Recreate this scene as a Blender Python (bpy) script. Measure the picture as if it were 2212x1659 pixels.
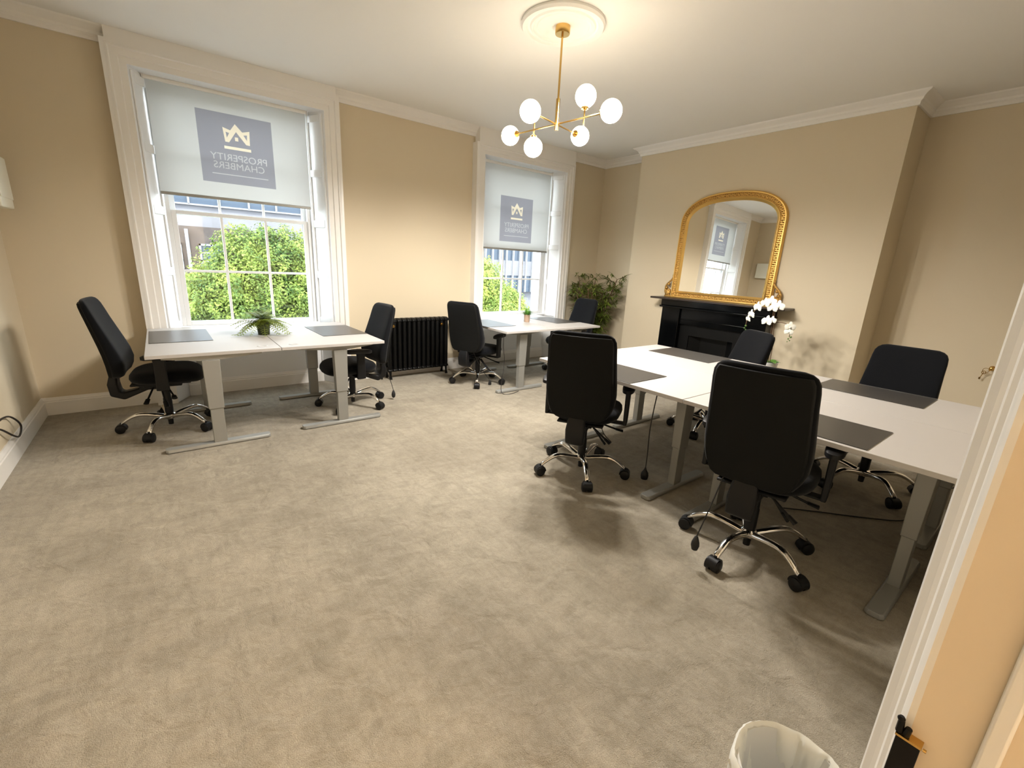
import bpy, bmesh, math, random
from mathutils import Vector, Matrix, noise
from math import sin, cos, pi, radians
random.seed(7)
scene = bpy.context.scene
col = scene.collection
for o in list(bpy.data.objects):
    bpy.data.objects.remove(o, do_unlink=True)

# ------------------------------------------------------------------ camera
CAM_H = 1.4675
yaw, pit, rol, FPX = .6672, -.2627, .0488, 958.85
fwd = Vector((sin(yaw)*cos(pit), cos(yaw)*cos(pit), sin(pit)))
rr = Vector((cos(yaw), -sin(yaw), 0)); uu = rr.cross(fwd)
r2 = cos(rol)*rr + sin(rol)*uu; u2 = -sin(rol)*rr + cos(rol)*uu
cd = bpy.data.cameras.new('camera'); cam = bpy.data.objects.new('camera', cd); col.objects.link(cam)
cd.sensor_width = 36; cd.lens = 36*FPX/2212; cd.clip_start = .02; cd.clip_end = 300
cam.matrix_world = Matrix(((r2.x, u2.x, -fwd.x, 0), (r2.y, u2.y, -fwd.y, 0), (r2.z, u2.z, -fwd.z, CAM_H), (0, 0, 0, 1)))
scene.camera = cam

# ------------------------------------------------------------------ world, sun, exposure
SKY = 6.3; SUN = 8.0; GLOBE = 12.0; HALL = 225.0; SPOT = 128.0; FLANK = 10.0
world = bpy.data.worlds.new('world'); scene.world = world; world.use_nodes = True
nt = world.node_tree; nt.nodes.clear()
wo = nt.nodes.new('ShaderNodeOutputWorld'); wb = nt.nodes.new('ShaderNodeBackground')
wb.inputs[0].default_value = (.86, .93, 1, 1); wb.inputs[1].default_value = SKY
nt.links.new(wb.outputs[0], wo.inputs[0])
# brighter hazy sky low down along the street to both sides, darker overhead
def _math(op, a, b=None, c=None):
    n_ = nt.nodes.new('ShaderNodeMath'); n_.operation = op
    for i_, v_ in enumerate((a, b, c)):
        if v_ is None: continue
        if isinstance(v_, (int, float)): n_.inputs[i_].default_value = v_
        else: nt.links.new(v_, n_.inputs[i_])
    return n_.outputs[0]
def _range(v, a, b):
    n_ = nt.nodes.new('ShaderNodeMapRange'); n_.interpolation_type = 'SMOOTHSTEP'
    nt.links.new(v, n_.inputs[0]); n_.inputs[1].default_value = a; n_.inputs[2].default_value = b
    return n_.outputs[0]
_tc = nt.nodes.new('ShaderNodeTexCoord'); _sx = nt.nodes.new('ShaderNodeSeparateXYZ'); nt.links.new(_tc.outputs['Generated'], _sx.inputs[0])
_low = _range(_sx.outputs[2], .50, .20)
_ax = _range(_math('ABSOLUTE', _sx.outputs[0]), .66, .80)
nt.links.new(_math('ADD', _math('MULTIPLY', _math('MULTIPLY', _low, _ax), FLANK), SKY), wb.inputs[1])
sl = bpy.data.lights.new('sun', 'SUN'); sl.energy = SUN; sl.angle = radians(1.5); sl.color = (1, .95, .84)
so = bpy.data.objects.new('sun', sl); col.objects.link(so)
so.rotation_euler = Vector((.35, .75, -1.0)).to_track_quat('-Z', 'Y').to_euler()
vs = scene.view_settings
vs.view_transform = 'Standard'; vs.look = 'None'; vs.gamma = 1; vs.use_curve_mapping = False
vs.exposure = 0.43

# ------------------------------------------------------------------ room measures
D = 5.2645; W = 5.3737; WT = W+.45
XL, XR, XR2, XC = -.953, 5.946, 6.125, 5.634
Y1, Y2, YN = 4.42, 1.408, .02
H = 3.139; ZC = 3.034; HB = .155
WIN = [dict(L=-.162, l=-.0105, r=1.534, R=1.692, zi=2.905, zt=3.053, bars=(.555, .95), s0=.115, s1=1.40),
       dict(L=3.402, l=3.540, r=5.034, R=5.202, zi=2.8385, zt=2.9616, bars=(4.085, 4.463), s0=3.665, s1=4.90)]

def portal(cx, z0, z1, w):
    l = bpy.data.lights.new('daylight_portal', 'AREA'); l.shape = 'RECTANGLE'; l.size = w; l.size_y = z1-z0
    l.cycles.is_portal = True
    o = bpy.data.objects.new('daylight_portal', l); col.objects.link(o)
    o.location = (cx, WT+.02, (z0+z1)/2); o.rotation_euler = (radians(-90), 0, 0)
for w in WIN:
    portal((w['s0']+w['s1'])/2, .6, w['zi'], w['s1']-w['s0']+.1)

# ------------------------------------------------------------------ materials
def mat(name, color, rough=.5, metal=0., spec=.5, bump=None, var=None, sheen=0, coat=0):
    m = bpy.data.materials.new(name); m.use_nodes = True
    n = m.node_tree.nodes; l = m.node_tree.links; b = n['Principled BSDF']
    b.inputs['Base Color'].default_value = (*color, 1); b.inputs['Roughness'].default_value = rough
    b.inputs['Metallic'].default_value = metal; b.inputs['Specular IOR Level'].default_value = spec
    if sheen: b.inputs['Sheen Weight'].default_value = sheen
    if coat: b.inputs['Coat Weight'].default_value = coat; b.inputs['Coat Roughness'].default_value = .08
    if bump or var:
        tc = n.new('ShaderNodeTexCoord')
    if var:   # (scale, colour2, contrast lo, hi)
        t = n.new('ShaderNodeTexNoise'); t.inputs['Scale'].default_value = var[0]; t.inputs['Detail'].default_value = 6
        r = n.new('ShaderNodeValToRGB'); r.color_ramp.elements[0].position = var[2]; r.color_ramp.elements[1].position = var[3]
        r.color_ramp.elements[0].color = (*color, 1); r.color_ramp.elements[1].color = (*var[1], 1)
        l.new(tc.outputs['Object'], t.inputs['Vector']); l.new(t.outputs['Fac'], r.inputs[0]); l.new(r.outputs[0], b.inputs['Base Color'])
    if bump:  # (scale, strength, distance)
        t = n.new('ShaderNodeTexNoise'); t.inputs['Scale'].default_value = bump[0]; t.inputs['Detail'].default_value = 4
        bp = n.new('ShaderNodeBump'); bp.inputs['Strength'].default_value = bump[1]; bp.inputs['Distance'].default_value = bump[2]
        l.new(tc.outputs['Object'], t.inputs['Vector']); l.new(t.outputs['Fac'], bp.inputs['Height']); l.new(bp.outputs[0], b.inputs['Normal'])
    return m

M = {}
M['wall'] = mat('beige_wall_paint', (.66, .57, .42), .62, spec=.3, bump=(160, .12, .002))
M['ceiling'] = mat('ceiling_paint', (.86, .85, .82), .75, spec=.2, bump=(120, .08, .002))
M['trim'] = mat('white_gloss_paint', (.84, .82, .79), .32, spec=.45)
M['window_paint'] = mat('white_window_paint', (.84, .85, .86), .35, spec=.45)
M['hall'] = mat('cream_hall_paint', (.78, .66, .50), .55)
M['desk'] = mat('white_desk_laminate', (.52, .495, .475), .48, spec=.32, bump=(300, .03, .001))
M['desk_edge'] = mat('pale_desk_edging', (.68, .63, .61), .45)
M['silver'] = mat('silver_grey_powder_coat', (.34, .34, .32), .42, metal=.35)
M['fabric'] = mat('black_woven_fabric', (.0035, .004, .0055), .85, spec=.1, bump=(900, .35, .001), sheen=.09)
M['shell'] = mat('black_back_shell_fabric', (.004, .0042, .004), .7, spec=.2, bump=(700, .25, .001))
M['plastic'] = mat('black_plastic', (.007, .007, .008), .45, spec=.3)
M['rubber'] = mat('black_rubber', (.012, .012, .012), .6)
M['chrome'] = mat('chrome', (.80, .78, .76), .09, metal=1)
M['matd'] = mat('dark_grey_desk_mat', (.055, .052, .05), .34, spec=.6)
M['iron'] = mat('black_cast_iron_paint', (.003, .003, .003), .42, spec=.2)
M['brass'] = mat('satin_brass', (.62, .40, .13), .24, metal=1)
M['gold'] = mat('gilt', (.80, .52, .16), .34, metal=.85, bump=(60, .3, .004))
M['gold_dark'] = mat('worn_gilt', (.30, .15, .035), .45, metal=.7, var=(45, (.66, .40, .11), .35, .65), bump=(90, .8, .006))
M['mirror'] = mat('mirror_glass', (.90, .91, .90), .01, metal=1)
M['black_slate'] = mat('polished_black_surround', (.0015, .0018, .0022), .14, spec=.22)
M['firebox'] = mat('sooty_firebox', (.004, .004, .004), .8)
M['shelfwood'] = mat('black_painted_shelf', (.03, .018, .012), .3)
M['cream_box'] = mat('cream_plastic_panel', (.80, .79, .68), .4)
M['terracotta'] = mat('beige_pot', (.42, .30, .22), .7)
M['green_pot'] = mat('dark_green_pot', (.035, .05, .012), .45)
M['soil'] = mat('dark_soil', (.02, .013, .008), .9)
M['fern'] = mat('fern_leaf', (.16, .24, .02), .5, var=(20, (.30, .36, .05), .35, .7))
M['palm'] = mat('bamboo_leaf', (.07, .11, .012), .5, var=(12, (.19, .25, .03), .35, .7))
M['grass'] = mat('grass_leaf', (.07, .22, .03), .5, var=(30, (.16, .36, .06), .35, .7))
M['stem'] = mat('brown_stem', (.10, .05, .02), .6)
M['petal'] = mat('white_petal', (.86, .85, .76), .5)
M['bud'] = mat('green_bud', (.10, .20, .04), .5)
M['white_pot'] = mat('white_ceramic', (.8, .8, .78), .25)
M['cable'] = mat('black_cable', (.02, .016, .014), .5)
M['bag'] = mat('white_bin_liner', (.82, .82, .77), .4, spec=.5)
M['bin'] = mat('white_bin_plastic', (.7, .7, .68), .5)
M['bark'] = mat('tree_bark', (.10, .07, .05), .9)
M['concrete'] = mat('grey_concrete', (.13, .13, .145), .85, var=(.6, (.10, .10, .115), .35, .65))
M['brick'] = mat('dark_brick', (.035, .028, .027), .9, var=(3, (.05, .04, .037), .4, .6))
M['dark_glass'] = mat('facade_glass', (.03, .045, .07), .35, spec=.35)
M['facade_frame'] = mat('facade_frame', (.17, .18, .20), .6)
M['street'] = mat('street_asphalt', (.16, .16, .16), .9)
M['socket'] = mat('brushed_socket_plate', (.75, .73, .70), .25, metal=.9)

def leaf_mat(name, c1, c2, tr):
    m = bpy.data.materials.new(name); m.use_nodes = True
    n = m.node_tree.nodes; l = m.node_tree.links; b = n['Principled BSDF']; out = n['Material Output']
    g = n.new('ShaderNodeNewGeometry'); t = n.new('ShaderNodeValToRGB')
    t.color_ramp.elements[0].color = (*c1, 1); t.color_ramp.elements[1].color = (*c2, 1)
    tc = n.new('ShaderNodeTexCoord'); ns = n.new('ShaderNodeTexNoise'); ns.inputs['Scale'].default_value = 1.7; ns.inputs['Detail'].default_value = 3
    l.new(tc.outputs['Object'], ns.inputs['Vector'])
    ma = n.new('ShaderNodeMath'); ma.operation = 'MULTIPLY_ADD'; l.new(g.outputs['Random Per Island'], ma.inputs[0]); ma.inputs[1].default_value = .5
    mb_ = n.new('ShaderNodeMath'); mb_.operation = 'MULTIPLY_ADD'; l.new(ns.outputs['Fac'], mb_.inputs[0]); mb_.inputs[1].default_value = 3.0; mb_.inputs[2].default_value = -1.25
    l.new(mb_.outputs[0], ma.inputs[2])
    l.new(ma.outputs[0], t.inputs[0]); l.new(t.outputs[0], b.inputs['Base Color'])
    b.inputs['Roughness'].default_value = .5; b.inputs['Specular IOR Level'].default_value = .3
    tl = n.new('ShaderNodeBsdfTranslucent'); mx = n.new('ShaderNodeMixShader'); mx.inputs[0].default_value = tr
    l.new(t.outputs[0], tl.inputs[0]); l.new(b.outputs[0], mx.inputs[1]); l.new(tl.outputs[0], mx.inputs[2]); l.new(mx.outputs[0], out.inputs[0])
    return m
M['tree_leaf'] = leaf_mat('tree_leaf', (.02, .06, .008), (.21, .27, .05), .3)
M['tree_leaf2'] = leaf_mat('tree_leaf_yellow', (.10, .17, .03), (.29, .32, .07), .35)

def cloth_mat(name, c, tr, tcol):
    m = bpy.data.materials.new(name); m.use_nodes = True
    n = m.node_tree.nodes; l = m.node_tree.links; out = n['Material Output']; b = n['Principled BSDF']
    b.inputs['Base Color'].default_value = (*c, 1); b.inputs['Roughness'].default_value = .8
    tl = n.new('ShaderNodeBsdfTranslucent'); tl.inputs[0].default_value = (*tcol, 1)
    mx = n.new('ShaderNodeMixShader'); mx.inputs[0].default_value = tr
    l.new(b.outputs[0], mx.inputs[1]); l.new(tl.outputs[0], mx.inputs[2]); l.new(mx.outputs[0], out.inputs[0])
    return m
M['blind'] = cloth_mat('blind_fabric', (.78, .79, .78), .5, (.40, .395, .38))
M['blind_print'] = cloth_mat('printed_grey_panel', (.40, .40, .45), .5, (.21, .205, .225))
M['blind_gold'] = cloth_mat('printed_cream_crown', (.85, .76, .60), .5, (.62, .53, .40))
M['blind_text'] = cloth_mat('printed_pale_lettering', (.62, .62, .64), .5, (.40, .39, .39))

def glass_mat():
    m = bpy.data.materials.new('window_glass'); m.use_nodes = True
    n = m.node_tree.nodes; l = m.node_tree.links; n.remove(n['Principled BSDF']); out = n['Material Output']
    t = n.new('ShaderNodeBsdfTransparent'); t.inputs[0].default_value = (.95, .97, .96, 1)
    g = n.new('ShaderNodeBsdfGlossy'); g.inputs['Roughness'].default_value = .02
    mx = n.new('ShaderNodeMixShader'); mx.inputs[0].default_value = .035
    l.new(t.outputs[0], mx.inputs[1]); l.new(g.outputs[0], mx.inputs[2]); l.new(mx.outputs[0], out.inputs[0])
    return m
M['glass'] = glass_mat()

def emit_mat(name, c, s):
    m = bpy.data.materials.new(name); m.use_nodes = True
    b = m.node_tree.nodes['Principled BSDF']; b.inputs['Base Color'].default_value = (.9, .9, .9, 1)
    b.inputs['Emission Color'].default_value = (*c, 1); b.inputs['Emission Strength'].default_value = s
    return m
M['globe'] = emit_mat('lit_opal_glass', (1, .84, .60), GLOBE)
_n = M['globe'].node_tree.nodes; _l = M['globe'].node_tree.links
_t = _n.new('ShaderNodeBsdfTransparent'); _m = _n.new('ShaderNodeMixShader'); _m.inputs[0].default_value = .5
_l.new(_t.outputs[0], _m.inputs[1]); _l.new(_n['Principled BSDF'].outputs[0], _m.inputs[2]); _l.new(_m.outputs[0], _n['Material Output'].inputs[0])
M['added_hall_globe'] = emit_mat('added_hall_glow', (1, .82, .58), HALL)  # glow of the added, unseen hall lamp

def carpet_mat():
    m = bpy.data.materials.new('beige_carpet'); m.use_nodes = True
    n = m.node_tree.nodes; l = m.node_tree.links; b = n['Principled BSDF']
    tc = n.new('ShaderNodeTexCoord')
    def noi(scale, det=5, dist=0., stretch=None):
        t = n.new('ShaderNodeTexNoise'); t.inputs['Scale'].default_value = scale; t.inputs['Detail'].default_value = det
        t.inputs['Distortion'].default_value = dist
        if stretch:
            mp = n.new('ShaderNodeMapping'); mp.inputs['Scale'].default_value = stretch[0]; mp.inputs['Rotation'].default_value = (0, 0, stretch[1])
            l.new(tc.outputs['Object'], mp.inputs[0]); l.new(mp.outputs[0], t.inputs['Vector'])
        else: l.new(tc.outputs['Object'], t.inputs['Vector'])
        return t
    def ramp(src, c0, c1, p0, p1):
        r = n.new('ShaderNodeValToRGB'); r.color_ramp.elements[0].position = p0; r.color_ramp.elements[1].position = p1
        r.color_ramp.elements[0].color = (*c0, 1); r.color_ramp.elements[1].color = (*c1, 1); l.new(src.outputs['Fac'], r.inputs[0]); return r
    def mul(a, bb, f):
        x = n.new('ShaderNodeMix'); x.data_type = 'RGBA'; x.blend_type = 'MULTIPLY'; x.inputs[0].default_value = f
        l.new(a, x.inputs[6]); l.new(bb, x.inputs[7]); return x.outputs[2]
    base = ramp(noi(1.3, 8, .6), (.405, .357, .283), (.50, .446, .357), .36, .62)
    blot = ramp(noi(5, 7, 1.6), (.86, .86, .85), (1, 1, 1), .36, .58)
    strk = ramp(noi(5, 5, 1.2, ((.6, 2.2, 1), .9)), (.90, .90, .89), (1, 1, 1), .40, .55)
    grain = ramp(noi(330, 2), (.70, .69, .67), (1, 1, 1), .30, .62)
    fine = ramp(noi(26, 5, 2.0), (.86, .86, .85), (1, 1, 1), .35, .60)
    strk2 = ramp(noi(9, 3, .5, ((3.0, .35, 1), -.5)), (.88, .88, .87), (1, 1, 1), .42, .50)
    c = mul(base.outputs[0], blot.outputs[0], .9); c = mul(c, strk.outputs[0], .7); c = mul(c, strk2.outputs[0], .5); c = mul(c, fine.outputs[0], .8); c = mul(c, grain.outputs[0], .9)
    l.new(c, b.inputs['Base Color']); b.inputs['Roughness'].default_value = .95; b.inputs['Specular IOR Level'].default_value = .1
    b.inputs['Sheen Weight'].default_value = .15
    bt = noi(260, 3); b1 = n.new('ShaderNodeBump'); b1.inputs['Strength'].default_value = .6; b1.inputs['Distance'].default_value = .009
    l.new(bt.outputs['Fac'], b1.inputs['Height'])
    bt2 = noi(9, 5, .8); b2 = n.new('ShaderNodeBump'); b2.inputs['Strength'].default_value = .5; b2.inputs['Distance'].default_value = .035
    l.new(bt2.outputs['Fac'], b2.inputs['Height']); l.new(b1.outputs[0], b2.inputs['Normal']); l.new(b2.outputs[0], b.inputs['Normal'])
    return m
M['carpet'] = carpet_mat()

# ------------------------------------------------------------------ mesh helpers
class MB:
    def __init__(s): s.v = []; s.f = []
    def add(s, vs_, fs, mtx=None):
        k = len(s.v)
        for p in vs_:
            p = Vector(p); s.v.append(mtx @ p if mtx else p)
        for f in fs: s.f.append([i+k for i in f])
        return s
    def box(s, x0, x1, y0, y1, z0, z1, mtx=None):
        return s.add([(x0, y0, z0), (x1, y0, z0), (x1, y1, z0), (x0, y1, z0), (x0, y0, z1), (x1, y0, z1), (x1, y1, z1), (x0, y1, z1)],
                     [(0, 3, 2, 1), (4, 5, 6, 7), (0, 1, 5, 4), (1, 2, 6, 5), (2, 3, 7, 6), (3, 0, 4, 7)], mtx)
    def rings(s, rs, cap0=True, cap1=True, mtx=None, loop=False):
        n = len(rs[0]); vs_ = [p for r in rs for p in r]; fs = []
        m = len(rs)
        for i in range(m if loop else m-1):
            j = (i+1) % m
            for k in range(n):
                k2 = (k+1) % n
                fs.append((i*n+k, i*n+k2, j*n+k2, j*n+k))
        if not loop:
            if cap0: fs.append(tuple(range(n))[::-1])
            if cap1: fs.append(tuple((m-1)*n+k for k in range(n)))
        return s.add(vs_, fs, mtx)
    def prism(s, poly, z0, z1, mtx=None):
        return s.rings([[(x, y, z0) for x, y in poly], [(x, y, z1) for x, y in poly]], mtx=mtx)
    def tube(s, pts, r, n=10, mtx=None, closed=False, flat=1.):
        pts = [Vector(p) for p in pts]; rs = []
        rad = r if isinstance(r, (list, tuple)) else [r]*len(pts)
        up = Vector((0, 0, 1)); m = len(pts); prev = None
        for i, p in enumerate(pts):
            if closed: t = pts[(i+1) % m]-pts[i-1]
            else: t = pts[min(i+1, m-1)]-pts[max(i-1, 0)]
            t.normalize()
            if prev is None:
                a = up if abs(t.dot(up)) < .95 else Vector((1, 0, 0))
                u = t.cross(a).normalized()
            else:
                u = (prev - t*prev.dot(t)); u = u.normalized() if u.length > 1e-6 else t.orthogonal().normalized()
            prev = u; v = t.cross(u)
            rs.append([p + u*cos(2*pi*k/n)*rad[i] + v*sin(2*pi*k/n)*rad[i]*flat for k in range(n)])
        return s.rings(rs, mtx=mtx, loop=closed)
    def lathe(s, prof, n=24, mtx=None, c=(0, 0)):
        return s.rings([[(c[0]+r*cos(2*pi*k/n), c[1]+r*sin(2*pi*k/n), z) for k in range(n)] for r, z in prof], mtx=mtx)
    def ball(s, c, r, n=12, sc=(1, 1, 1), mtx=None):
        c = Vector(c); rs = []
        for i in range(1, n//2+1):
            a = -pi/2 + pi*i/(n//2+1)
            rs.append([(c.x+r*sc[0]*cos(a)*cos(2*pi*k/n), c.y+r*sc[1]*cos(a)*sin(2*pi*k/n), c.z+r*sc[2]*sin(a)) for k in range(n)])
        return s.rings(rs, mtx=mtx)
    def build(s, name, material, parent=None, smooth=40, bevel=0, seg=2, loc=None, rot=None, subd=0):
        me = bpy.data.meshes.new(name); me.from_pydata([tuple(v) for v in s.v], [], s.f); me.update()
        bm = bmesh.new(); bm.from_mesh(me); bmesh.ops.recalc_face_normals(bm, faces=bm.faces); bm.to_mesh(me); bm.free()
        me.materials.append(material)
        if smooth:
            me.shade_smooth(); me.set_sharp_from_angle(angle=radians(smooth))
        o = bpy.data.objects.new(name, me); col.objects.link(o)
        if parent: o.parent = parent
        if loc: o.location = loc
        if rot is not None: o.rotation_euler = rot
        if bevel:
            b = o.modifiers.new('bevel', 'BEVEL'); b.width = bevel; b.segments = seg; b.limit_method = 'ANGLE'; b.angle_limit = radians(40)
        if subd:
            d = o.modifiers.new('sub', 'SUBSURF'); d.levels = subd; d.render_levels = subd
        return o

def tag(o, label=None, cat=None, group=None, kind=None):
    if label: o['label'] = label
    if cat: o['category'] = cat
    if group: o['group'] = group
    if kind: o['kind'] = kind
    return o
def empty(name, loc=(0, 0, 0), rz=0):
    o = bpy.data.objects.new(name, None); col.objects.link(o); o.location = loc; o.rotation_euler = (0, 0, rz); o.empty_display_size = .1
    return o
def copy_tree(o, parent=None):
    c = o.copy(); col.objects.link(c); c.parent = parent
    for ch in list(o.children): copy_tree(ch, c)
    return c
def struct(o): o['kind'] = 'structure'; return o
def frame(ox, oy, oz, ux, uy):   # local (u, n, z) frame: u along (ux,uy), n = left normal
    L = math.hypot(ux, uy); ux /= L; uy /= L
    return Matrix(((ux, -uy, 0, ox), (uy, ux, 0, oy), (0, 0, 1, oz), (0, 0, 0, 1)))

def wall_sweep(mb, path, prof):
    """sweep profile [(offset to the right of travel, z)] along xy path with mitres"""
    P = [Vector(p) for p in path]; rs = []
    for i, p in enumerate(P):
        d0 = (P[i]-P[i-1]).normalized() if i > 0 else None
        d1 = (P[i+1]-P[i]).normalized() if i < len(P)-1 else None
        n0 = Vector((d0.y, -d0.x)) if d0 else None; n1 = Vector((d1.y, -d1.x)) if d1 else None
        if n0 and n1:
            b = (n0+n1).normalized(); b = b/max(.2, b.dot(n0))
        else: b = n0 or n1
        rs.append([(p.x+b.x*o, p.y+b.y*o, z) for o, z in prof])
    mb.rings(rs)

# ------------------------------------------------------------------ setting
mb = MB(); mb.box(XL-.3, XR2+.3, -.35, WT, -.12, 0); struct(mb.build('floor', M['carpet'], smooth=0))
mb = MB(); mb.box(XL-.3, XR2+.3, YN-.25, WT, H, H+.2); struct(mb.build('ceiling', M['ceiling'], smooth=0))
mb = MB(); mb.box(XL-.3, XL, YN-.25, WT, 0, H); struct(mb.build('wall_left', M['wall'], smooth=0))
mb = MB(); mb.box(XR, XR2+.3, Y1-.1, W+.1, 0, H); mb.box(XR2, XR2+.3, YN-.25, Y1-.1, 0, H); struct(mb.build('wall_right', M['wall'], smooth=0))
mb = MB(); mb.box(XC, XR2, Y2, Y1, 0, H); struct(mb.build('wall_chimney', M['wall'], smooth=0))
mb = MB()
xs = [(XL-.3, WIN[0]['l']-.002), (WIN[0]['r']+.002, WIN[1]['l']-.002), (WIN[1]['r']+.002, XR2+.3)]
for a, b in xs: mb.box(a, b, W, WT, 0, H)
for w in WIN: mb.box(w['l']-.002, w['r']+.002, W, WT, w['zi']+.01, H)
struct(mb.build('wall_back', M['wall'], smooth=0))
DX0, DX1 = -.28, .80
mb = MB(); mb.box(XL-.3, DX0-.02, YN-.25, YN, 0, H); mb.box(DX1+.02, XR2+.3, YN-.25, YN, 0, H); mb.box(DX0-.02, DX1+.02, YN-.25, YN, 2.12, H)
struct(mb.build('wall_front', M['wall'], smooth=0))
# unseen hallway added beyond the doorway, keeps daylight out behind the camera
mb = MB(); mb.box(-1.8, 2.4, -2.0, -.35, -.12, 0); struct(mb.build('floor', M['carpet'], smooth=0))
mb = MB(); mb.box(-2.0, 2.6, -2.2, -2.0, 0, 2.9); mb.box(-2.0, -1.8, -2.0, YN-.25, 0, 2.9); mb.box(2.4, 2.6, -2.0, YN-.25, 0, 2.9)
struct(mb.build('wall_hall_unseen', M['hall'], smooth=0))
mb = MB(); mb.box(-2.0, 2.6, -2.2, YN-.25, 2.9, 3.0); struct(mb.build('ceiling', M['ceiling'], smooth=0))
# door lining and architrave (door_1)
dr = struct(empty('door_1', (DX1, YN, 0)))
mb = MB()
mb.box(0, .02, -.25, -.0, 0, 2.12); mb.box(DX0-DX1-.02, DX0-DX1, -.25, 0, 0, 2.12); mb.box(DX0-DX1, 0, -.25, 0, 2.10, 2.12)
mb.build('door_lining', M['hall'], dr, smooth=0)
mb = MB()
mb.box(-.012, 0, -.085, -.064, 0, 2.1); mb.box(DX0-DX1, DX0-DX1+.012, -.085, -.064, 0, 2.1)
mb.build('door_stop', M['trim'], dr, bevel=.004)
mb = MB()
# profile (d outwards, p protrusion) stepped moulding
prof = [(0, 0), (0, .008), (.012, .014), (.03, .016), (.036, .022), (.05, .025), (.056, .031), (.11, .034), (.118, .044), (.13, .047), (.13, 0)]
x0, x1, zt = DX0-DX1, 0., 2.10
rs = []
rs.append([(x0-d, p, 0) for d, p in prof]); rs.append([(x0-d, p, zt+d) for d, p in prof])
rs.append([(x1+d, p, zt+d) for d, p in prof]); rs.append([(x1+d, p, 0) for d, p in prof])
mb.rings(rs); mb.build('architrave', M['trim'], dr, smooth=30)

# skirting boards
bprof = [(0, 0), (.022, 0), (.022, HB*.74), (.017, HB*.77), (.017, HB*.84), (.011, HB*.90), (.006, HB), (0, HB)]
def skirt(name, path):
    mb = MB(); wall_sweep(mb, path, bprof); struct(mb.build(name, M['trim'], smooth=25))
skirt('baseboard_left', [(XL, YN), (XL, W), (WIN[0]['L'], W)])
skirt('baseboard_back', [(WIN[0]['R'], W), (WIN[1]['L'], W)])
skirt('baseboard_right', [(WIN[1]['R'], W), (XR, W), (XR, Y1), (XC, Y1), (XC, Y2), (XR2, Y2), (XR2, YN), (DX1+.13, YN)])
skirt('baseboard_front', [(DX0-.13, YN), (XL, YN)])
# cornice
cprof = [(0, ZC), (.018, ZC), (.022, ZC+.028), (.030, ZC+.036), (.036, ZC+.040), (.042, ZC+.058), (.062, ZC+.078), (.088, ZC+.090), (.094, ZC+.096), (.100, H), (0, H)]
mb = MB(); wall_sweep(mb, [(XL, YN), (XL, W), (XR, W), (XR, Y1), (XC, Y1), (XC, Y2), (XR2, Y2), (XR2, YN), (XL, YN)], cprof)
struct(mb.build('trim_1', M['trim'], smooth=25))

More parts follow.
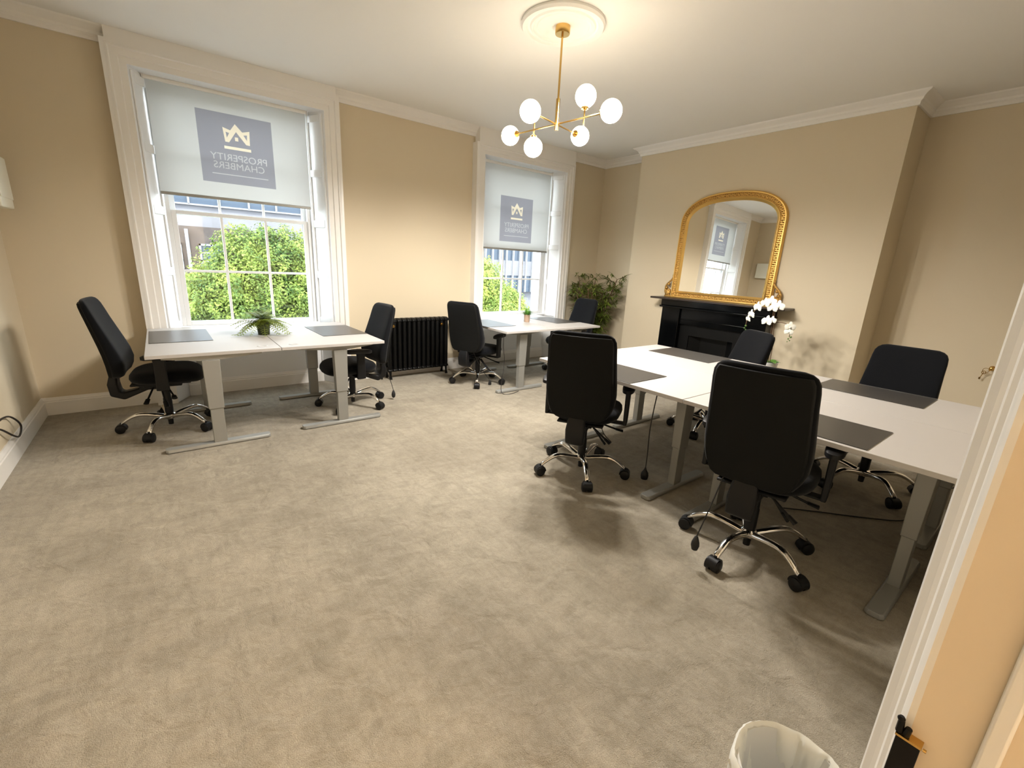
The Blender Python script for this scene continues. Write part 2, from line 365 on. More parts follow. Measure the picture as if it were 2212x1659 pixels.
# ------------------------------------------------------------------ windows
YS = D+.30     # sash plane
def make_window(i, w):
    L, l, r, R, zi, zt, s0, s1 = (w[k] for k in ('L', 'l', 'r', 'R', 'zi', 'zt', 's0', 's1'))
    root = struct(empty('window_%d' % (i+1), (0, 0, 0)))
    mb = MB(); wd = l-L; k = wd/.15; dh = (zt-zi)/wd
    pr = [(0, D+.022), (.045*k, D+.020), (.052*k, D+.010), (.098*k, D+.008), (.106*k, D-.004), (.120*k, D-.004), (.128*k, D), (.15*k, D), (.15*k, W), (0, W)]
    mb.rings([[(l-d, y, 0) for d, y in pr], [(l-d, y, zi+d*dh) for d, y in pr], [(r+d, y, zi+d*dh) for d, y in pr], [(r+d, y, 0) for d, y in pr]])
    mb.box(L-.006, l+.0, D-.010, W, 0, HB+.03); mb.box(r, R+.006, D-.010, W, 0, HB+.03)
    mb.build('architrave', M['trim'], root, smooth=30)
    mb = MB(); mb.box(L+.035, R-.035, D+.004, W, zt-.005, H); mb.build('frieze', M['trim'], root, smooth=0)
    # splayed lining down to the floor, then outer reveal
    ys = D+.27
    for sgn, xa, xb in ((1, l, s0), (-1, r, s1)):
        mb = MB()
        poly = [(xa, D+.022), (xb, ys), (xb, WT), (xa, WT)]
        mb.prism(poly if sgn > 0 else poly[::-1], 0, zi+.01)
        mb.build('lining', M['window_paint'], root, smooth=0)
        # panelled shutter face: stiles and rails proud of lining
        L2 = math.hypot(xb-xa, ys-D-.022); mt = frame(xa, D+.022, 0, xb-xa, ys-D-.022)
        e = -.012 if sgn > 0 else .0
        e0, e1 = (-.012, 0) if sgn > 0 else (0, .012)
        mb = MB()
        u0, u1 = .028, L2-.02
        mb.box(u0, u0+.035, e0, e1, .2, zi-.03, mt); mb.box(u1-.035, u1, e0, e1, .2, zi-.03, mt)
        k2 = zi/2.905
        zr = [.2, .26, .70, .775, 1.215, 1.29, 1.76, 1.835, 2.275, 2.345, 2.80, 2.87]
        for a, b in zip(zr[::2], zr[1::2]): mb.box(u0+.035, u1-.035, e0, e1, a*k2, b*k2, mt)
        mb.build('shutter_panelling', M['window_paint'], root, bevel=.004, smooth=30)
    mb = MB(); mb.prism([(l, D+.022), (r, D+.022), (s1, ys), (s1, WT), (s0, WT), (s0, ys)], zi-.004, zi+.02); mb.build('lining', M['window_paint'], root, smooth=0)
    # back panel under sill, skirting inside recess, sill
    mb = MB(); mb.box(s0-.12, s1+.12, D+.235, WT, 0, .69)
    mb.build('back_panel', M['window_paint'], root, smooth=0)
    mb = MB(); wall_sweep(mb, [(s0-.02, D+.235), (s1+.02, D+.235)], bprof); mb.build('recess_skirting', M['trim'], root, smooth=25)
    mb = MB(); mb.box(s0-.01, s1+.01, D+.20, YS+.03, .69, .715); mb.box(s0-.02, s1+.02, YS+.03, WT+.06, .60, .70); mb.build('sill', M['window_paint'], root, bevel=.006)
    # sash box + parting beads
    mb = MB()
    mb.box(s0, s0+.035, YS-.03, YS+.09, .70, zi); mb.box(s1-.035, s1, YS-.03, YS+.09, .70, zi); mb.box(s0+.035, s1-.035, YS-.03, YS+.09, zi-.035, zi)
    mb.build('sash_box', M['window_paint'], root, bevel=.003)
    a, b = s0+.035, s1-.035; zm = 1.80*zi/2.905
    def sash(name, y0, y1, z0, z1, bot, top, hz):
        mb = MB(); st = .042
        mb.box(a, a+st, y0, y1, z0, z1); mb.box(b-st, b, y0, y1, z0, z1); mb.box(a+st, b-st, y0, y1, z0, z0+bot); mb.box(a+st, b-st, y0, y1, z1-top, z1)
        for x in w['bars']: mb.box(x-.011, x+.011, y0+.004, y1-.004, z0+bot, z1-top)
        for z in hz: mb.box(a+st, b-st, y0+.005, y1-.005, z-.011, z+.011)
        so_ = mb.build(name, M['window_paint'], root, bevel=.003)
        g = MB(); ym = (y0+y1)/2; g.box(a+st-.003, b-st+.003, ym-.002, ym+.002, z0+bot-.003, z1-top+.003); g.build('glass_pane', M['glass'], so_, smooth=0)
        return so_
    lo = sash('lower_sash', YS-.02, YS+.02, .715, zm+.02, .045, .035, [1.255])
    up = sash('upper_sash', YS+.035, YS+.07, zm-.015, zi-.035, .035, .045, [(zm+zi)/2])
    mb = MB()
    for x in (a+.03, b-.03):   # shaped sash horns of the upper sash
        mb.prism([(x-.02, YS+.03), (x+.02, YS+.03), (x+.02, YS+.07), (x-.02, YS+.07)], zm-.09, zm-.01)
    mb.build('sash_horn', M['window_paint'], root, bevel=.01)
    return root
for i, w in enumerate(WIN): make_window(i, w)

# ------------------------------------------------------------------ roller blinds with mirrored print
def fill_curve(name, loops):
    """even-odd filled planar polygons (x,z) -> mesh verts, faces (y=0)"""
    cu = bpy.data.curves.new(name, 'CURVE'); cu.dimensions = '2D'; cu.fill_mode = 'BOTH'
    for lp in loops:
        s = cu.splines.new('POLY'); s.points.add(len(lp)-1)
        for p, (x, y) in zip(s.points, lp): p.co = (x, y, 0, 1)
        s.use_cyclic_u = True
    o = bpy.data.objects.new(name, cu); col.objects.link(o)
    me = bpy.data.meshes.new_from_object(o.evaluated_get(bpy.context.evaluated_depsgraph_get()))
    bpy.data.objects.remove(o, do_unlink=True)
    return me
def glyph_loops(text, size, cx, z0, width):
    """outlines of a text line mirrored left-right, fitted to the width"""
    cu = bpy.data.curves.new('t', 'FONT'); cu.body = text; cu.size = size; cu.resolution_u = 3
    o = bpy.data.objects.new('t', cu); col.objects.link(o)
    c2 = o.to_curve(bpy.context.evaluated_depsgraph_get())
    loops = []
    for s in c2.splines:
        if s.type == 'BEZIER':
            bp = s.bezier_points; pts = []
            for i in range(len(bp)):
                p0, p3 = bp[i], bp[(i+1) % len(bp)]
                a, b, c, d = p0.co, p0.handle_right, p3.handle_left, p3.co
                for k in range(4):
                    t = k/4; q = a*(1-t)**3+b*3*t*(1-t)**2+c*3*t*t*(1-t)+d*t**3; pts.append((q.x, q.y))
        else: pts = [(p.co.x, p.co.y) for p in s.points]
        loops.append(pts)
    o.to_curve_clear(); bpy.data.objects.remove(o, do_unlink=True)
    xs_ = [p[0] for l in loops for p in l]; a, b = min(xs_), max(xs_); k = width/(b-a)
    return [[(cx-((p[0]-a)*k-width/2), z0+p[1]*k*.98) for p in l] for l in loops]
def flat_obj(name, loops, m, parent, y, label=None):
    me = fill_curve(name, loops)
    me.transform(Matrix.Rotation(radians(90), 4, 'X')); me.materials.clear(); me.materials.append(m)
    o = bpy.data.objects.new(name, me); col.objects.link(o); o.parent = parent; o.location = (0, y, 0)
    if label: o['label'] = label
    return o
def make_blind(x0, x1, z0, z1, lx0, lx1, lz0, lz1, label):
    y = D+.20; root = empty('roller_blind', ((x0+x1)/2, y, z1)); ox, oz = -(x0+x1)/2, -z1
    tag(root, label, 'blind', 'printed roller blinds')
    sh = lambda lp: [(px+ox, pz+oz) for px, pz in lp]
    S = lx1-lx0; T = lz1-lz0
    panel = [(lx0, lz0), (lx1, lz0), (lx1, lz1), (lx0, lz1)]
    U = lambda u, v: (lx0+u*S, lz0+v*T)
    # crown: two folded side shapes meeting in a roof-like centre peak
    crown = [U(.325, .805), U(.345, .605), U(.395, .602), U(.50, .765), U(.625, .602), U(.675, .600), U(.685, .805), U(.585, .775), U(.495, .875), U(.425, .775)]
    h1 = [U(.362, .745), U(.372, .665), U(.408, .735)]; h2 = [U(.648, .745), U(.640, .665), U(.598, .735)]
    dot = [U(.478, .635), U(.522, .635), U(.522, .688), U(.478, .688)]
    bar = [U(.325, .505), U(.685, .505), U(.685, .545), U(.325, .545)]
    line = [U(.13, .125), U(.895, .125), U(.895, .137), U(.13, .137)]
    tx = glyph_loops('PROSPERITY', .1, lx0+S*.512, lz0+T*.335, S*.765) + glyph_loops('CHAMBERS', .1, lx0+S*.505, lz0+T*.215, S*.69)
    fab = flat_obj('blind_fabric', [sh([(x0, z0), (x1, z0), (x1, z1), (x0, z1)]), sh(panel)], M['blind'], root, 0)
    pp = flat_obj('printed_panel', [sh(panel)] + [sh(q) for q in (crown, h1, h2, dot, bar, line)] + [sh(q) for q in tx], M['blind_print'], fab, 0, 'grey square print seen from behind')
    cr = flat_obj('printed_crown', [sh(q) for q in (crown, h1, h2, dot, bar)], M['blind_gold'], fab, 0, 'cream crown and bar emblem')
    le = flat_obj('printed_lettering', [sh(q) for q in tx] + [sh(line)], M['blind_text'], fab, 0, 'mirrored pale lettering PROSPERITY CHAMBERS')
    mb = MB(); mb.tube([(x0+ox-.01, -.0, .018), (x1+ox+.01, 0, .018)], .02, 16); mb.build('roller_tube', M['trim'], root)
    mb = MB(); mb.box(x0+ox, x1+ox, -.008, .008, z0+oz-.022, z0+oz+.004); mb.build('bottom_bar', M['silver'], root, bevel=.004)['label'] = 'grey weighted bar'
    mb = MB()
    for x in (x0+ox-.02, x1+ox+.012):
        mb = MB(); mb.box(x, x+.008, -.022, .022, -.01, .045); mb.build('bracket', M['trim'], root)
    mb = MB(); xx = x1+ox+.006; mb.tube([(xx, -.02, .02), (xx, -.022, -1.2), (xx, -.018, -1.25), (xx, -.010, -1.2), (xx, -.012, .02)], .0022, 6); mb.build('pull_chain', M['trim'], root)
make_blind(.095, 1.392, 1.965, 2.872, .435, 1.062, 2.104, 2.725, 'white roller blind in the large left window printed with mirrored crown logo')
make_blind(3.655, 4.868, 1.69, 2.79, 3.942, 4.535, 1.79, 2.408, 'white roller blind in the far window, printed square half shaded, nearer the corner')

# ------------------------------------------------------------------ ceiling rose and pendant lamp
hx, hy = 2.49, 2.775
mb = MB(); mb.lathe([(.295, H+.002), (.300, H-.018), (.288, H-.034), (.262, H-.036), (.250, H-.024), (.236, H-.022), (.226, H-.032), (.212, H-.034), (.200, H-.022), (.190, H-.022), (.182, H-.028), (.170, H-.026), (.155, H-.018), (.01, H-.018)], 72, c=(0, 0))
rose = mb.build('ceiling_rose', M['ceiling'], smooth=30, loc=(hx, hy, 0)); tag(rose, 'round moulded white plaster ceiling rose above the brass pendant', 'ceiling rose')
lamp = empty('pendant_lamp', (hx, hy, H-.018)); tag(lamp, 'brass pendant lamp with crossed arms and six lit white globes', 'ceiling lamp')
zr = -(H-.018)      # local z of world 0
mb = MB(); mb.lathe([(.008, 0), (.053, 0), (.053, -.045), (.05, -.05), (.008, -.05)], 32); mb.build('canopy', M['brass'], lamp)
mb = MB(); mb.tube([(0, 0, -.05), (0, 0, zr+2.66)], .0075, 12); mb.build('rod', M['brass'], lamp)
mb = MB(); mb.tube([(0, 0, zr+2.665), (0, 0, zr+2.455)], .0145, 16); mb.build('hub', M['brass'], lamp)
def arm(p, q, name='arm'):
    mb = MB(); mb.tube([p, q], .0055, 10); return mb.build(name, M['brass'], lamp)
za = zr+2.50
G1 = Vector((-.045, .515, za)); G5 = Vector((.06, -.475, za)); G2 = Vector((-.315, -.07, za)); G6 = Vector((.35, .097, za))
arm(G1, G5); arm(G2, G6)
pl = G1.lerp(G5, .275); pr_ = G1.lerp(G5, .77)
G3 = pl+Vector((0, 0, -.125)); G4 = pr_+Vector((0, 0, .135))
arm(pl+Vector((0, 0, .09)), G3, 'spur'); arm(pr_+Vector((0, 0, -.10)), G4, 'spur')
for g, d in ((G1, G5-G1), (G5, G1-G5), (G2, G6-G2), (G6, G2-G6), (G3, Vector((0, 0, 1))), (G4, Vector((0, 0, -1)))):
    d = d.normalized(); mb = MB(); mb.ball((0, 0, 0), .073, 32)
    gl = mb.build('globe', M['globe'], lamp, smooth=180, loc=tuple(g))
    bl_ = bpy.data.lights.new('bulb', 'SPOT'); bl_.energy = SPOT; bl_.color = (1, .95, .88); bl_.spot_size = radians(176); bl_.spot_blend = .55; bl_.shadow_soft_size = .055
    bo = bpy.data.objects.new('bulb', bl_); col.objects.link(bo); bo.parent = gl
    mb = MB(); mb.tube([d*.066, d*.080], .026, 20); mb.tube([d*.080, d*.088], .014, 16); cp = mb.build('globe_cap', M['brass'], gl)

# ------------------------------------------------------------------ fireplace
fp = empty('fireplace', (XC-.001, 2.93, 0)); tag(fp, 'black fireplace surround with mantel shelf beneath the gilt mirror', 'fireplace')
mb = MB(); mb.box(-.19, 0, -.68, -.44, 0, 1.02); mb.build('pilaster', M['black_slate'], fp, bevel=.006)
mb = MB(); mb.box(-.19, 0, .44, .71, 0, 1.02); mb.build('pilaster', M['black_slate'], fp, bevel=.006)
mb = MB(); mb.box(-.16, 0, -.44, .44, .80, 1.02); mb.box(-.17, 0, -.44, .44, .86, .875); mb.build('frieze', M['black_slate'], fp, bevel=.006)
mb = MB(); mb.box(-.22, 0, -.71, .74, 1.005, 1.03); mb.box(-.20, 0, -.70, .73, 1.03, 1.115); mb.build('bed_moulding', M['black_slate'], fp, bevel=.006)
mb = MB(); mb.box(-.27, 0, -.87, .87, 1.113, 1.138); mb.build('mantel_shelf', M['shelfwood'], fp, bevel=.006)
mb = MB(); mb.box(-.12, 0, -.44, -.30, 0, .80); mb.box(-.12, 0, .30, .44, 0, .80); mb.box(-.12, 0, -.30, .30, .66, .80)
mb.prism([(-.12, -.30), (-.105, -.30), (-.01, -.18), (-.01, .18), (-.105, .30), (-.12, .30), (-.0, .30), (-.0, -.30)], 0, .66); mb.build('cast_insert', M['iron'], fp, smooth=0)
mb = MB(); 
for k in range(7): mb.box(-.10, -.09, -.18+k*.06-.004, -.18+k*.06+.004, .12, .32)
mb.box(-.105, -.085, -.2, .2, .31, .325); mb.box(-.105, -.085, -.2, .2, .11, .125); mb.build('fire_grate', M['iron'], fp)
mb = MB(); mb.box(-.45, 0, -.80, .80, 0, .03); mb.build('hearth', M['black_slate'], fp, bevel=.005)

# ------------------------------------------------------------------ gilt mirror
mr = empty('overmantel_mirror', (5.585, 2.965, 1.139)); tag(mr, 'large arched gilt framed mirror standing on the black mantel shelf', 'mirror')
mr.rotation_euler = (0, radians(1.2), radians(1.0))
hw, hh, sh_ = .655, 1.31, .98
def arch(inset, n=40):
    """closed outline (y,z) of basket-arched frame inset from outside"""
    w_ = hw-inset; top = hh-inset; zb = inset*.8; pts = []
    pts.append((-w_, zb)); pts.append((-w_, zb+.3)); pts.append((-w_, sh_*.8))
    for k in range(n+1):
        t = pi-pi*k/n
        c_, s_ = cos(t), sin(t)
        pts.append((w_*math.copysign(abs(c_)**.82, c_), sh_-.04+(top-sh_+.04)*abs(s_)**.86))
    pts.append((w_, sh_*.8)); pts.append((w_, zb+.3)); pts.append((w_, zb))
    for k in range(1, 8): pts.append((w_-2*w_*k/8, zb))
    return pts
def ringloft(layers, name, m, parent, smooth=50):
    mb = MB(); rs = [[(x, y, z) for y, z in arch(ins)] for ins, x in layers]
    n = len(rs[0]); mb.rings(rs, loop=True); return mb.build(name, m, parent, smooth=smooth)
ringloft([(0, .02), (0, -.012), (.010, -.026), (.022, -.026), (.028, -.016), (.066, -.016), (.072, -.024), (.082, -.026), (.094, -.014), (.106, -.006), (.112, .0), (.112, .02)], 'frame', M['gold'], mr)
mb = MB(); o1 = arch(.047); tot = []
pts3 = [Vector((-.018, y, z)) for y, z in o1]; m_ = len(pts3)
acc = 0; step = .024; nxt = 0
for i in range(m_):
    p, q = pts3[i], pts3[(i+1) % m_]; Ls = (q-p).length
    while nxt < acc+Ls:
        c_ = p.lerp(q, (nxt-acc)/Ls if Ls else 0); tdir = (q-p).normalized()
        nrm = Vector((0, -tdir.z, tdir.y)); k = int(nxt/step)
        mb.ball(c_ + nrm*(.008*(1 if k % 2 else -1)), .0125, 6, (.9, 1, 1)); mb.ball(c_-nrm*(.013*(1 if k % 2 else -1)), .008, 6)
        nxt += step
    acc += Ls
mb.build('carved_border', M['gold_dark'], mr)
mb = MB(); g = arch(.108); mb.add([(-.002, y, z) for y, z in g], [tuple(range(len(g)))]); mb.add([(.012, y, z) for y, z in g], [tuple(range(len(g)))]); mb.build('mirror_glass', M['mirror'], mr, smooth=0)
for sg in (-1, 1):
    mb = MB(); pts = []
    for k in range(26):   # C-scroll: curls at foot, runs up the frame side
        t = k/25
        if t < .55:
            a = t/.55*2.2*pi; rad_ = .012+.034*t/.55; pts.append((-.01, sg*(hw+.045+rad_*cos(a)), .075+rad_*sin(a)))
        else:
            s_ = (t-.55)/.45; e_ = pts[-1] if s_ == 0 else None
            pts.append((-.01, sg*(hw+.085-.09*s_+.02*sin(s_*pi*2)), .10+.20*s_))
    mb.tube(pts, [.020-.009*(k/25) for k in range(26)], 8); mb.ball((-.01, sg*(hw+.05), .06), .045, 12, (.5, 1, 1.1)); mb.ball((-.012, sg*(hw+.075), .12), .024, 10); mb.ball((-.012, sg*(hw+.045), .17), .020, 10); mb.tube([(-.01, sg*(hw+.0), .02), (-.01, sg*(hw+.09), .012)], .012, 8)
    mb.build('scroll_ornament', M['gold_dark'], mr)
mb = MB(); mb.box(-.03, .01, -hw-.07, hw+.07, -.0, .012); mb.build('base_rail', M['gold'], mr, bevel=.004)

# ------------------------------------------------------------------ radiator
rd = empty('column_radiator', (2.10, W-.14, 0)); tag(rd, 'black cast iron column radiator below the wall between the windows', 'radiator')
nsec = 13; sw = .0655
def rsec():
    mb = MB()
    for y in (-.045, .045):
        mb.tube([(0, y, .10), (0, y, .13), (0, y, .70), (0, y, .735)], [.022, .027, .027, .022], 12)
    for z, r_ in ((.115, .030), (.728, .033)):
        mb.rings([[(sw/2*e*1.0, .075*cos(a*pi/8)*s, z+r_*sin(a*pi/8)*s) for a in range(16)] for e, s in ((-1, .7), (-.8, .95), (0, 1), (.8, .95), (1, .7))])
    return mb
first = None
for k in range(nsec):
    if first is None: s_ = rsec().build('radiator_section', M['iron'], rd, smooth=50); first = s_
    else: s_ = first.copy(); col.objects.link(s_)
    s_.parent = rd; s_.location = (.035+k*sw, 0, 0)
for k in (0, nsec-1):
    for y in (-.05, .05):
        mb = MB(); mb.tube([(.035+k*sw, y, .11), (.035+k*sw, y*1.15, .05), (.035+k*sw, y*1.35, 0)], [.018, .012, .019], 10); mb.build('foot', M['iron'], rd)
for x in (.075, .74):
    mb = MB(); mb.tube([(x, -.075, .672), (x, -.085, .672)], .020, 6); mb.tube([(x, -.085, .672), (x, -.092, .672)], .010, 12); mb.build('badge', M['brass'], rd)['label'] = 'small hexagonal brass badge'
mb = MB(); mb.tube([(-.01, 0, .11), (-.055, 0, .11), (-.055, 0, .0)], .011, 10); mb.lathe([(.004, .10), (.020, .10), (.022, .17), (.004, .175)], 14, c=(-.055, 0)); mb.build('valve', M['iron'], rd)

# ------------------------------------------------------------------ desks
def make_desk(w, l, ly, off=-.07, label=''):
    """user side -x; w along x, l along y; ly = (y of legs)"""
    root = empty('sit_stand_desk'); Z = .739
    mb = MB(); mb.box(-w/2+.001, w/2-.001, -l/2+.001, l/2-.001, Z-.025, Z); top = mb.build('desktop', M['desk'], root, bevel=.002)
    for y in (-l/2+.115, l/2-.115):
        mb = MB(); mb.lathe([(.004, Z+.0015), (.024, Z+.0015), (.026, Z+.003), (.037, Z+.003), (.040, Z+.0005), (.004, Z+.0005)], 28, c=(w/2-.115, y)); mb.build('cable_grommet', M['desk'], top)
    for y in ly:
        mb = MB()
        mb.rings([[(off+sx*a, y+sy*b, z) for sx, sy in ((-1, -1), (1, -1), (1, 1), (-1, 1))] for a, b, z in ((.043, .026, .028), (.043, .026, .30), (.050, .031, .302), (.056, .036, Z-.06))])
        leg = mb.build('leg', M['silver'], root, bevel=.004)
        mb = MB(); hf = .345; ww = .038
        poly = [(off-hf, y-ww*.6), (off-hf+.015, y-ww), (off+hf-.015, y-ww), (off+hf, y-ww*.6), (off+hf, y+ww*.6), (off+hf-.015, y+ww), (off-hf+.015, y+ww), (off-hf, y+ww*.6)]
        mb.rings([[(x, yy, .004) for x, yy in poly], [(x, yy, .018) for x, yy in poly], [(x*1., y+(yy-y)*.8, .030) for x, yy in poly]])
        for e in (-1, 1): mb.lathe([(.003, 0), (.018, 0), (.018, .005), (.003, .005)], 12, c=(off+e*(hf-.04), y))
        mb.build('foot', M['silver'], leg, bevel=.003)
        mb = MB(); mb.rings([[(off+sx, y+sy, Z-.025+sz) for sy, sz in ((-.02, 0), (.02, 0), (.02, -d), (-.02, -d))] for sx, d in ((-.29, .012), (-.06, .038), (.06, .038), (.29+.05, .012))]); mb.build('support_arm', M['silver'], root)
    mb = MB(); mb.box(off-.035, off+.035, min(ly), max(ly), Z-.062, Z-.026); mb.build('cross_beam', M['silver'], root, bevel=.003)
    return root
DG = 'white sit-stand desks with silver T legs'
def desk(cx, cy, rz, w, l, ly, label, off=-.07):
    d = make_desk(w, l, ly, off); d.location = (cx, cy, 0); d.rotation_euler.z = rz; tag(d, label, 'desk', DG); return d
D1Y = (3.885+5.252)/2; l1 = 5.252-3.885
desk(.268, D1Y, 0, .855, l1, (3.925-D1Y, 4.905-D1Y), 'left white desk of the pair under the large left window', -.05)
desk(1.125, D1Y, pi, .855, l1, (D1Y-3.95, D1Y-4.93), 'right white desk of the pair under the large window, nearer the radiator', -.04)
m2 = (3.93+5.24)/2; l2 = 1.31
desk(2.988+.387, m2, 0, .773, l2, (4.045-m2, 5.03-m2), 'left white desk of the pair under the far window, beside the radiator')
desk(3.761+.387, m2, pi, .773, l2, (m2-4.05, m2-5.04), 'right white desk of the pair under the far window, nearer the bamboo plant')
rA, rB = (2.68+1.367)/2, (1.365+.055)/2
desk(2.38+.4025, rA, 0, .805, 1.31, (2.51-rA, 1.53-rA), 'near left white desk of the four by the fireplace, hanging plug beneath')
desk(2.38+.4025, rB, 0, .805, 1.31, (1.22-rB, .285-rB), 'near right white desk of the four, nearest the doorway')
desk(3.187+.4025, rA, pi, .805, 1.31, (rA-2.53, rA-1.55), 'far left white desk of the four, directly in front of the black fireplace', -.02)
desk(3.187+.4025, rB, pi, .805, 1.31, (rB-1.22, rB-.30), 'far right white desk of the four, facing the right alcove', -.02)

def desk_mat(cx, cy, sx, sy, rz, label, loc_z=.7405):
    mb = MB(); mb.box(-sx/2, sx/2, -sy/2, sy/2, 0, .0025)
    o = mb.build('desk_mat', M['matd'], loc=(cx, cy, loc_z), rot=(0, 0, rz), bevel=.001); tag(o, label, 'desk mat', 'dark desk mats on the white desks')
desk_mat(.070, 4.735, .42, .66, .01, 'dark desk mat at the left end of the desks under the large window')
desk_mat(1.335, 4.63, .42, .64, .02, 'dark desk mat at the right end of the desks under the large window')
desk_mat(3.19, 4.60, .42, .62, 0, 'desk mat shining with daylight at the left side of the far window desks')
desk_mat(4.30, 4.60, .42, .62, 0, 'dark desk mat at the right side of the far window desks')
desk_mat(2.592, 2.08, .42, .64, 0, 'dark desk mat partly hidden by the high chair back on the near left desk')
desk_mat(3.78, 2.18, .40, .60, 0, 'dark desk mat on the far left desk in front of the fireplace')
desk_mat(2.615, .79, .42, .64, 0, 'dark desk mat on the near right desk, right of the nearest chair')
desk_mat(3.765, .79, .40, .60, 0, 'black shiny desk mat on the far right desk below the alcove chair')

# ------------------------------------------------------------------ task chairs
def sq(c, s, a, b, n):
    return (a*math.copysign(abs(c)**(2/n), c), b*math.copysign(abs(s)**(2/n), s))
def make_chair():
    root = empty('task_chair'); parts = {}
    # star base
    mb = MB(); mb.lathe([(.004, .085), (.030, .085), (.040, .095), (.042, .125), (.032, .135), (.004, .135)], 20); mb.build('base_hub', M['chrome'], root)
    mb = MB(); mb.lathe([(.004, .035), (.018, .035), (.020, .085), (.004, .086)], 14); mb.build('hub_foot', M['plastic'], root)
    legmesh = None
    for k in range(5):
        if legmesh is None:
            mb = MB(); rs = []
            for t in [i/12 for i in range(13)]:
                x = .028+.292*t; z = .108+.032*sin(min(1, t*1.25)*pi*.62)-.062*max(0, (t-.55)/.45)**1.8
                hw_ = .025-.008*t; hh_ = .019-.005*t
                dz = -(.05 if t > .5 else 0)
                rs.append([(x+hh_*cos(a)*0, hw_*cos(a), z+hh_*sin(a)) for a in [2*pi*j/12 for j in range(12)]])
            mb.rings(rs); lg = mb.build('base_leg', M['chrome'], root, smooth=60)
            mb = MB(); mb.tube([(.322, 0, .085), (.322, 0, .058)], .008, 8); mb.rings([[(.328+.034*cos(a)*s_, y, .0345+.034*sin(a)*s_) for a in [2*pi*j/18 for j in range(18)]] for y, s_ in ((-.036, .7), (-.032, .97), (-.027, 1), (-.006, 1), (-.004, .85), (.004, .85), (.006, 1), (.027, 1), (.032, .97), (.036, .7))])
            mb.rings([[(.324+.038*cos(a), y, .037+.038*sin(a)) for a in [pi*j/10-.2 for j in range(12)]] + [(.324, y, .037)] for y in (-.026, .026)])
            cs = mb.build('caster', M['plastic'], lg, smooth=40); legmesh = lg
        else:
            lg = legmesh.copy(); col.objects.link(lg); lg.parent = root
            cs2 = cs.copy(); col.objects.link(cs2); cs2.parent = lg
        lg['phase'] = k
        lg.rotation_euler.z = k*2*pi/5
    mb = MB(); mb.lathe([(.004, .12), (.026, .12), (.030, .15), (.030, .26), (.027, .265), (.026, .37), (.018, .372), (.018, .40), (.004, .40)], 18); mb.build('gas_lift', M['plastic'], root)
    U = []   # upper parts
    mb = MB(); mb.box(-.13, .12, -.075, .075, .375, .415); mb.box(-.16, -.05, -.05, .05, .355, .40); mb.box(-.20, .19, -.16, .16, .413, .430); U.append(mb.build('mechanism', M['plastic'], root, bevel=.008))
    for (a, b, c_) in (((.02, -.08, .385), (.07, -.22, .335), (.08, -.27, .325)), ((-.07, -.07, .375), (-.10, -.17, .31), (-.11, -.21, .285)), ((-.02, -.06, .365), (.0, -.13, .27), (.01, -.16, .23))):
        mb = MB(); mb.tube([a, b], .007, 8); mb.tube([b, c_], [.016, .019], 10, flat=.5); U.append(mb.build('lever', M['plastic'], root))
    # seat
    mb = MB(); rs = []
    for z, s_ in ((.422, .74), (.427, .87), (.443, .96), (.466, 1.0), (.490, .985), (.508, .93), (.521, .83), (.529, .66), (.533, .42), (.534, .16)):
        ring = []
        for j in range(40):
            a = 2*pi*j/40; x, y = sq(cos(a), sin(a), .245*s_, .250*s_, 3.2)
            dz = -.022*max(0, (x-.10)/.14)**2 + .010*(abs(y)/.25)**2
            ring.append((x+.035, y, z+dz))
        rs.append(ring)
    mb.rings(rs); U.append(mb.build('seat', M['fabric'], root, smooth=80))
    # backrest: rounded slab that is thin at the top and swells at the lumbar
    prof = [(.485, -.285, .030, .10), (.492, -.278, .062, .155), (.51, -.268, .088, .188), (.55, -.262, .105, .212), (.60, -.262, .112, .228), (.67, -.275, .105, .233), (.75, -.297, .092, .230), (.84, -.324, .078, .224),
            (.92, -.348, .066, .219), (.99, -.368, .058, .216), (1.03, -.379, .052, .211), (1.055, -.385, .044, .198), (1.070, -.388, .034, .178), (1.078, -.390, .018, .150)]
    rs = []
    for z, xc, th, hw_ in prof:
        ring = []
        for j in range(40):
            a = 2*pi*j/40; x, y = sq(cos(a), sin(a), th/2, hw_, 4.5)
            x += .026*(y/.23)**2
            ring.append((xc+x, y, z))
        rs.append(ring)
    mb = MB(); mb.rings(rs); bk = mb.build('backrest', M['fabric'], root, smooth=70); U.append(bk)
    # rear shell, following the rear of the slab with a vertical crease either side
    rs = []
    for z, xc, th, hw_ in prof[1:-2]:
        ring = []
        for u in (-1, -.97, -.6, -.30, 0, .30, .6, .97, 1):
            y = u*hw_*.93; d = th/2-.0 if abs(u) < .98 else th/2*.55
            ring.append((xc-d-.010+.026*(y/.23)**2 - (.007 if abs(u) < .5 else 0), y, z))
        for u in (1, .5, 0, -.5, -1):
            y = u*hw_*.93; ring.append((xc+.026*(y/.23)**2-th*.2, y, z))
        rs.append(ring)
    mb = MB(); mb.rings(rs); sh2 = mb.build('back_shell', M['shell'], bk, smooth=35, bevel=.004)
    # J-shaped cover joining back to mechanism
    def bar_path(pts, hw_, th_):
        rs = []
        P = [Vector(p) for p in pts]
        for i, p in enumerate(P):
            t = (P[min(i+1, len(P)-1)]-P[max(i-1, 0)]).normalized(); n_ = Vector((-t.z, 0, t.x))
            w_ = hw_[i] if isinstance(hw_, list) else hw_; h_ = th_[i] if isinstance(th_, list) else th_
            rs.append([p+n_*h_+Vector((0, w_, 0)), p+n_*h_-Vector((0, w_, 0)), p-n_*h_-Vector((0, w_, 0)), p-n_*h_+Vector((0, w_, 0))])
        m_ = MB(); m_.rings(rs); return m_
